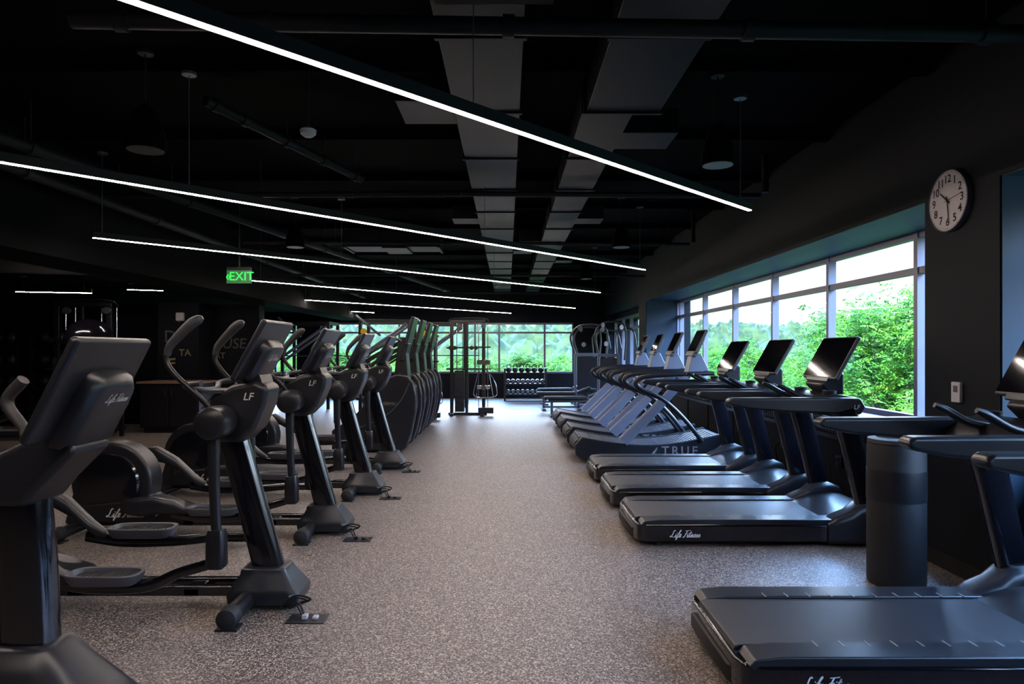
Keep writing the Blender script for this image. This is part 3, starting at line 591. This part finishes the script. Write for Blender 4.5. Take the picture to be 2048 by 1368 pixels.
def seated(loc,label):
    o=root('weight_machine',loc,label,'gym machine','selectorised machines')
    part('frame',[bb(-.35,.35,-.08,-.0,0,.08),bb(-.35,-.29,-.05,.05,0,1.4),bb(.29,.35,-.05,.05,0,1.4),bb(-.35,.35,-.05,.05,1.38,1.46),bb(-.05,.05,-.6,.6,0,.07)],M_alu,o,.01)
    part('weight_stack',[bb(-.2,.2,-.05,.05,.1+i*.045,.14+i*.045) for i in range(18)],M_blk,o)
    part('shield_panel',[bb(-.27,.27,-.075,-.065,.12,1.36)],M_gry,o,.004)
    parts('press_arm',[tube([(-.3,0,1.4),(-.45,-.1,1.9),(-.2,-.1,2.2),(.4,-.1,2.2),(.55,-.1,1.9),(.5,-.1,1.3)],.03,10,5),tube([(.3,.1,1.45),(.3,.1,2.0),(.8,.1,2.05),(.95,.1,1.6)],.025,10,4)],M_mid,o)
    part('seat_pad',[box((.0,-.55,.5),(.35,.35,.08))],M_rub,o,.02); part('seat_post',[bb(-.04,.04,-.55,-.47,.05,.46)],M_alu,o)
    parts('pulley',[lathe([(.06,-.02),(.05,0),(.06,.02)],(x,-.14,z),'Y',20) for x,z in((-.2,2.15),(.4,2.1),(-.1,1.7))],M_chr,o)
    return o
s0=seated((2.15,18.5,0),'grey selectorised weight machine with shield panel')
dup(s0,(2.45,16.6,0),'grey selectorised machine with curved press arms',scale=(.75,1,1)); dup(s0,(2.35,20.5,0),'grey selectorised machine near the far wall',scale=(.8,1,1))
# kettlebell rack
o=root('dumbbell_rack',(.54,20.9,0),'black three-tier rack holding kettlebells and dumbbells','rack')
parts('upright',[bb(s*.62-.03,s*.62+.03,-.25,.25,0,1.0) for s in(-1,1)],M_blk,o,.005)
for z in(.18,.5,.84):
    part('shelf',prof([(-.6,z),(-.6,z+.03),(.6,z+.03),(.6,z)],-.22,.22),M_gry,o,.003)
def kettle(loc):
    o=root('kettlebell',loc,'black cast kettlebell on the rack shelf','kettlebell','kettlebells on the rack')
    part('bell',lathe([(.045,0),(.075,.02),(.09,.07),(.075,.13),(.04,.15)],(0,0,0),'Z',16),M_blk,o)
    part('handle',tube([(-.045,0,.13),(-.06,0,.19),(-.03,0,.23),(.03,0,.23),(.06,0,.19),(.045,0,.13)],.014,8,3),M_blk,o); return o
def dumb(loc):
    o=root('dumbbell',loc,'round black dumbbell with pale end cap','dumbbell','dumbbells on the rack')
    parts('head',[lathe([(.06,-.05),(.065,-.03),(.065,.03),(.06,.05)],(0,y,.065),'Y',16) for y in(-.11,.11)],M_blk,o)
    part('handle',cyl((0,-.08,.065),(0,.08,.065),.014,n=8),M_chr,o); part('end_cap',lathe([(.035,-.003),(.035,0)],(0,-.161,.065),'Y',16),M_tlet,o); return o
kb=kettle((.54-.5,20.85,.87)); db=dumb((.54-.52,20.9,.531))
for i in range(1,6): dup(kb,(.54-.5+i*.195,20.85,.87))
for i in range(1,8): dup(db,(.54-.52+i*.15,20.9,.531))
for i in range(8): dup(db,(.54-.52+i*.15,20.9,.211))
thing('exercise_ball',[lathe([(.40*math.sin(math.pi*i/16),.40-.40*math.cos(math.pi*i/16)) for i in range(17)],(-7.35,12.0,1.30),'Z',32)],M_gls,'glossy black exercise ball on top of a stand','exercise ball')
o=root('ball_stand',(-7.35,12.0,0),'black metal stand holding an exercise ball','stand')
parts('post',[bb(x-.03,x+.03,y-.03,y+.03,0,1.42) for x in(-.4,.4) for y in(-.3,.3)],M_blk,o); parts('shelf',[bb(-.37,.37,-.33,.33,z,z+.03) for z in(.3,.8,1.27)],M_blk,o)
for j,x in enumerate((-12.2,-10.6,-9.0)):
    o=root('storage_shelf',(x,14.0,0),'black wall shelving with medicine balls','shelf','storage shelves')
    parts('upright',[bb(-.7,-.66,-.2,.2,0,1.9),bb(.66,.7,-.2,.2,0,1.9)],M_blk,o)
    for z in(.3,.75,1.2,1.65):
        part('shelf_board',bb(-.66,.66,-.2,.2,z,z+.03),M_blk,o)
        for i in range(4): 
            g=thing('medicine_ball',[ball((x-.48+i*.32,14.0,z+.151),.12,16)],M_mid if i%2 else M_rub,'dark rubber medicine ball on a shelf','ball',group='medicine balls on the shelves')
# ---------------------------------------------------------------- outside
thing('lawn',bb(-120,260,23,89,-6.2,-6),M_lawn,'green lawn ground outside the windows','ground')
thing('lawn',bb(4.6,260,-80,22.9,-6.2,-6),M_lawn,'green lawn ground beside the building','ground')
def tree_mesh(seed,nsp,H,Rr,mat,nl=7,ls=.085):
    rn=np.random.RandomState(seed)
    d=rn.normal(size=(60,3)); d/=np.linalg.norm(d,axis=1)[:,None]; r=rn.uniform(.5,1,60)
    cl=np.stack([d[:,0]*Rr*r,d[:,1]*Rr*r,H*.62+d[:,2]*H*.38*r],1)
    q=cl[rn.randint(60,size=nsp)]+rn.normal(size=(nsp,3))*np.array([.4,.4,.3])*Rr*.36
    az=rn.uniform(0,2*math.pi,nsp); dr=np.stack([np.cos(az),np.sin(az),rn.uniform(-.6,.5,nsp)],1); sd=np.stack([-np.sin(az),np.cos(az),rn.uniform(-.4,.4,nsp)],1)
    L=rn.uniform(.18,.42,nsp)[:,None]; Q=[]
    for j in range(nl):
        t=j/(nl-1); pt=q+dr*L*t+np.array([0,0,-.3])*L*t*t
        for s in(-1,1):
            jit=rn.normal(size=(nsp,3))*ls*.45
            tip=pt+sd*s*ls*1.4+dr*ls*.5+np.array([0,0,-.03])+jit; m_=(pt+tip)/2; w=dr*ls*.38+rn.normal(size=(nsp,3))*ls*.12
            Q.append(np.stack([pt,m_+w,tip,m_-w],1).reshape(-1,3))
    vs=np.concatenate(Q); n=len(vs)//4; fs=np.arange(n*4).reshape(n,4)
    me=bpy.data.meshes.new('foliage'); me.from_pydata(vs.tolist(),[],fs.tolist()); me.materials.append(mat); me.update()
    return me,cl
def tree(loc,seed,H,Rr,mat,nsp=1500,ls=.085,label='leafy green deciduous tree outside the window'):
    me,cl=tree_mesh(seed,nsp,H,Rr,mat,ls=ls)
    o=root('tree',loc,label,'tree','trees outside')
    f=bpy.data.objects.new('foliage',me); C.objects.link(f); f.parent=o
    gs=[tube([(0,0,0),(.05,0,H*.3),(0,.05,H*.6),(0,0,H*.85)],[.16,.13,.09,.03],8,3)]
    for c in cl[::2]: gs.append(tube([(0,0,H*.3),((c[0])*.5,c[1]*.5,(H*.35+c[2])*.5),tuple(c)],[.07,.04,.012],5,3))
    part('trunk',gs,M_leaf_trunk,o); return o
ta=tree((9.3,15.8,-6),1,9.0,2.6,M_leaf,8500,.055)
tb=tree((13,26,-6),5,9.0,3.4,M_leaf2,8000,.075)
tc_=tree((7.6,22,-6),9,7.4,2.6,M_leaf,7000,.062)
R2=random.Random(3)
for x,y,s in ((8.2,11.8,.80),(11.5,19,.93),(6.8,27,.84),(9.5,31,.86),(14.5,21,1.0),(17,30,1.0),(12,36,.9),(7,36,.8),(15,15.5,.88),(20,24,1.0),(10.5,13,.78)):
    dup(R2.choice((ta,tb,tc_)),(x,y,-6),rz=R2.uniform(0,6),scale=(s,s,s))
for x in np.arange(-22,9,3.3):
    s=R2.uniform(.68,.82); dup(R2.choice((ta,ta,tb)),(x+R2.uniform(-1,1),R2.uniform(31,40),-6),rz=R2.uniform(0,6),scale=(s*1.1,s*1.1,s*.96))
for x in np.arange(-30,60,5):
    s=R2.uniform(.78,.9); dup(R2.choice((tb,ta)),(x+R2.uniform(-1,1),R2.uniform(48,64),-6),rz=R2.uniform(0,6),scale=(s*1.5,s*1.5,s))
def hills(name,y0,y1,x0,x1,nx,ny,hf,lab):
    vs=[];fs=[]
    for j in range(ny+1):
        for i in range(nx+1):
            x=x0+(x1-x0)*i/nx; y=y0+(y1-y0)*j/ny; vs.append((x,y,hf(x,y,j/ny)))
    for j in range(ny):
        for i in range(nx): a=j*(nx+1)+i; fs.append((a,a+1,a+nx+2,a+nx+1))
    o=mk(name,(vs,fs),M_forest,fix=False); o['label']=lab; o['category']='hill'; o['kind']='stuff'
def hf(x,y,t):
    base=-6+t**.8*(14+5*noise.noise(V((x/90,y/90,0))))
    return max(-5.9,base+7*abs(noise.noise(V((x/7,y/7,1))))+4*abs(noise.noise(V((x/3,y/3,3)))))
hills('forest_hillside',90,290,-130,300,380,130,hf,'tree-covered green hillside in the distance')
# ---------------------------------------------------------------- lights & world
w=bpy.data.worlds.new('World'); bpy.context.scene.world=w; w.use_nodes=True; n=w.node_tree.nodes; l=w.node_tree.links
bg=n['Background']; tc=n.new('ShaderNodeTexCoord'); sp=n.new('ShaderNodeSeparateXYZ'); l.new(tc.outputs['Generated'],sp.inputs[0])
rp=n.new('ShaderNodeValToRGB'); e=rp.color_ramp.elements; e[0].position=.13; e[0].color=(.82,.91,1,1); e[1].position=.40; e[1].color=(.28,.53,1,1)
l.new(sp.outputs['Z'],rp.inputs['Fac']); l.new(rp.outputs['Color'],bg.inputs['Color'])
mr=n.new('ShaderNodeMapRange'); mr.inputs['From Min'].default_value=.14; mr.inputs['From Max'].default_value=.38; mr.inputs['To Min'].default_value=.52; mr.inputs['To Max'].default_value=16
l.new(sp.outputs['Z'],mr.inputs['Value']); l.new(mr.outputs['Result'],bg.inputs['Strength'])
s=bpy.data.lights.new('sun','SUN'); s.energy=11; s.angle=.02; s.color=(1,.92,.78); so=bpy.data.objects.new('sun',s); C.objects.link(so)
so.rotation_euler=V((.45,.6,-.75)).to_track_quat('-Z','Y').to_euler()
def portal(loc,sx,sy,d):
    a=bpy.data.lights.new('window_portal','AREA'); a.shape='RECTANGLE'; a.size=sx; a.size_y=sy
    try: a.cycles.is_portal=True
    except Exception: return
    o=bpy.data.objects.new('window_portal',a); C.objects.link(o); o.location=loc; o.rotation_euler=V(d).to_track_quat('-Z','Z').to_euler()
portal((3.95,10.2,1.77),10.2,1.8,(-1,0,0)); portal((3.95,.65,1.77),7.3,1.8,(-1,0,0)); portal((3.5,18.75,1.65),5.3,1.7,(-1,0,0)); portal((-1.9,22.3,1.6),8.2,1.7,(0,-1,0)); portal((-7.55,22.3,1.6),1.8,1.7,(0,-1,0))
# ---------------------------------------------------------------- camera
cam=bpy.data.cameras.new('Camera'); cam.lens=24; cam.sensor_width=36; cam.shift_x=9/2048; cam.shift_y=16/2048; cam.clip_end=1000
co=bpy.data.objects.new('Camera',cam); C.objects.link(co); co.location=(0,0,1.55); co.rotation_euler=(math.pi/2,0,0)
bpy.context.scene.camera=co
vs_=bpy.context.scene.view_settings; vs_.view_transform='Standard'; vs_.look='None'; vs_.exposure=1.5
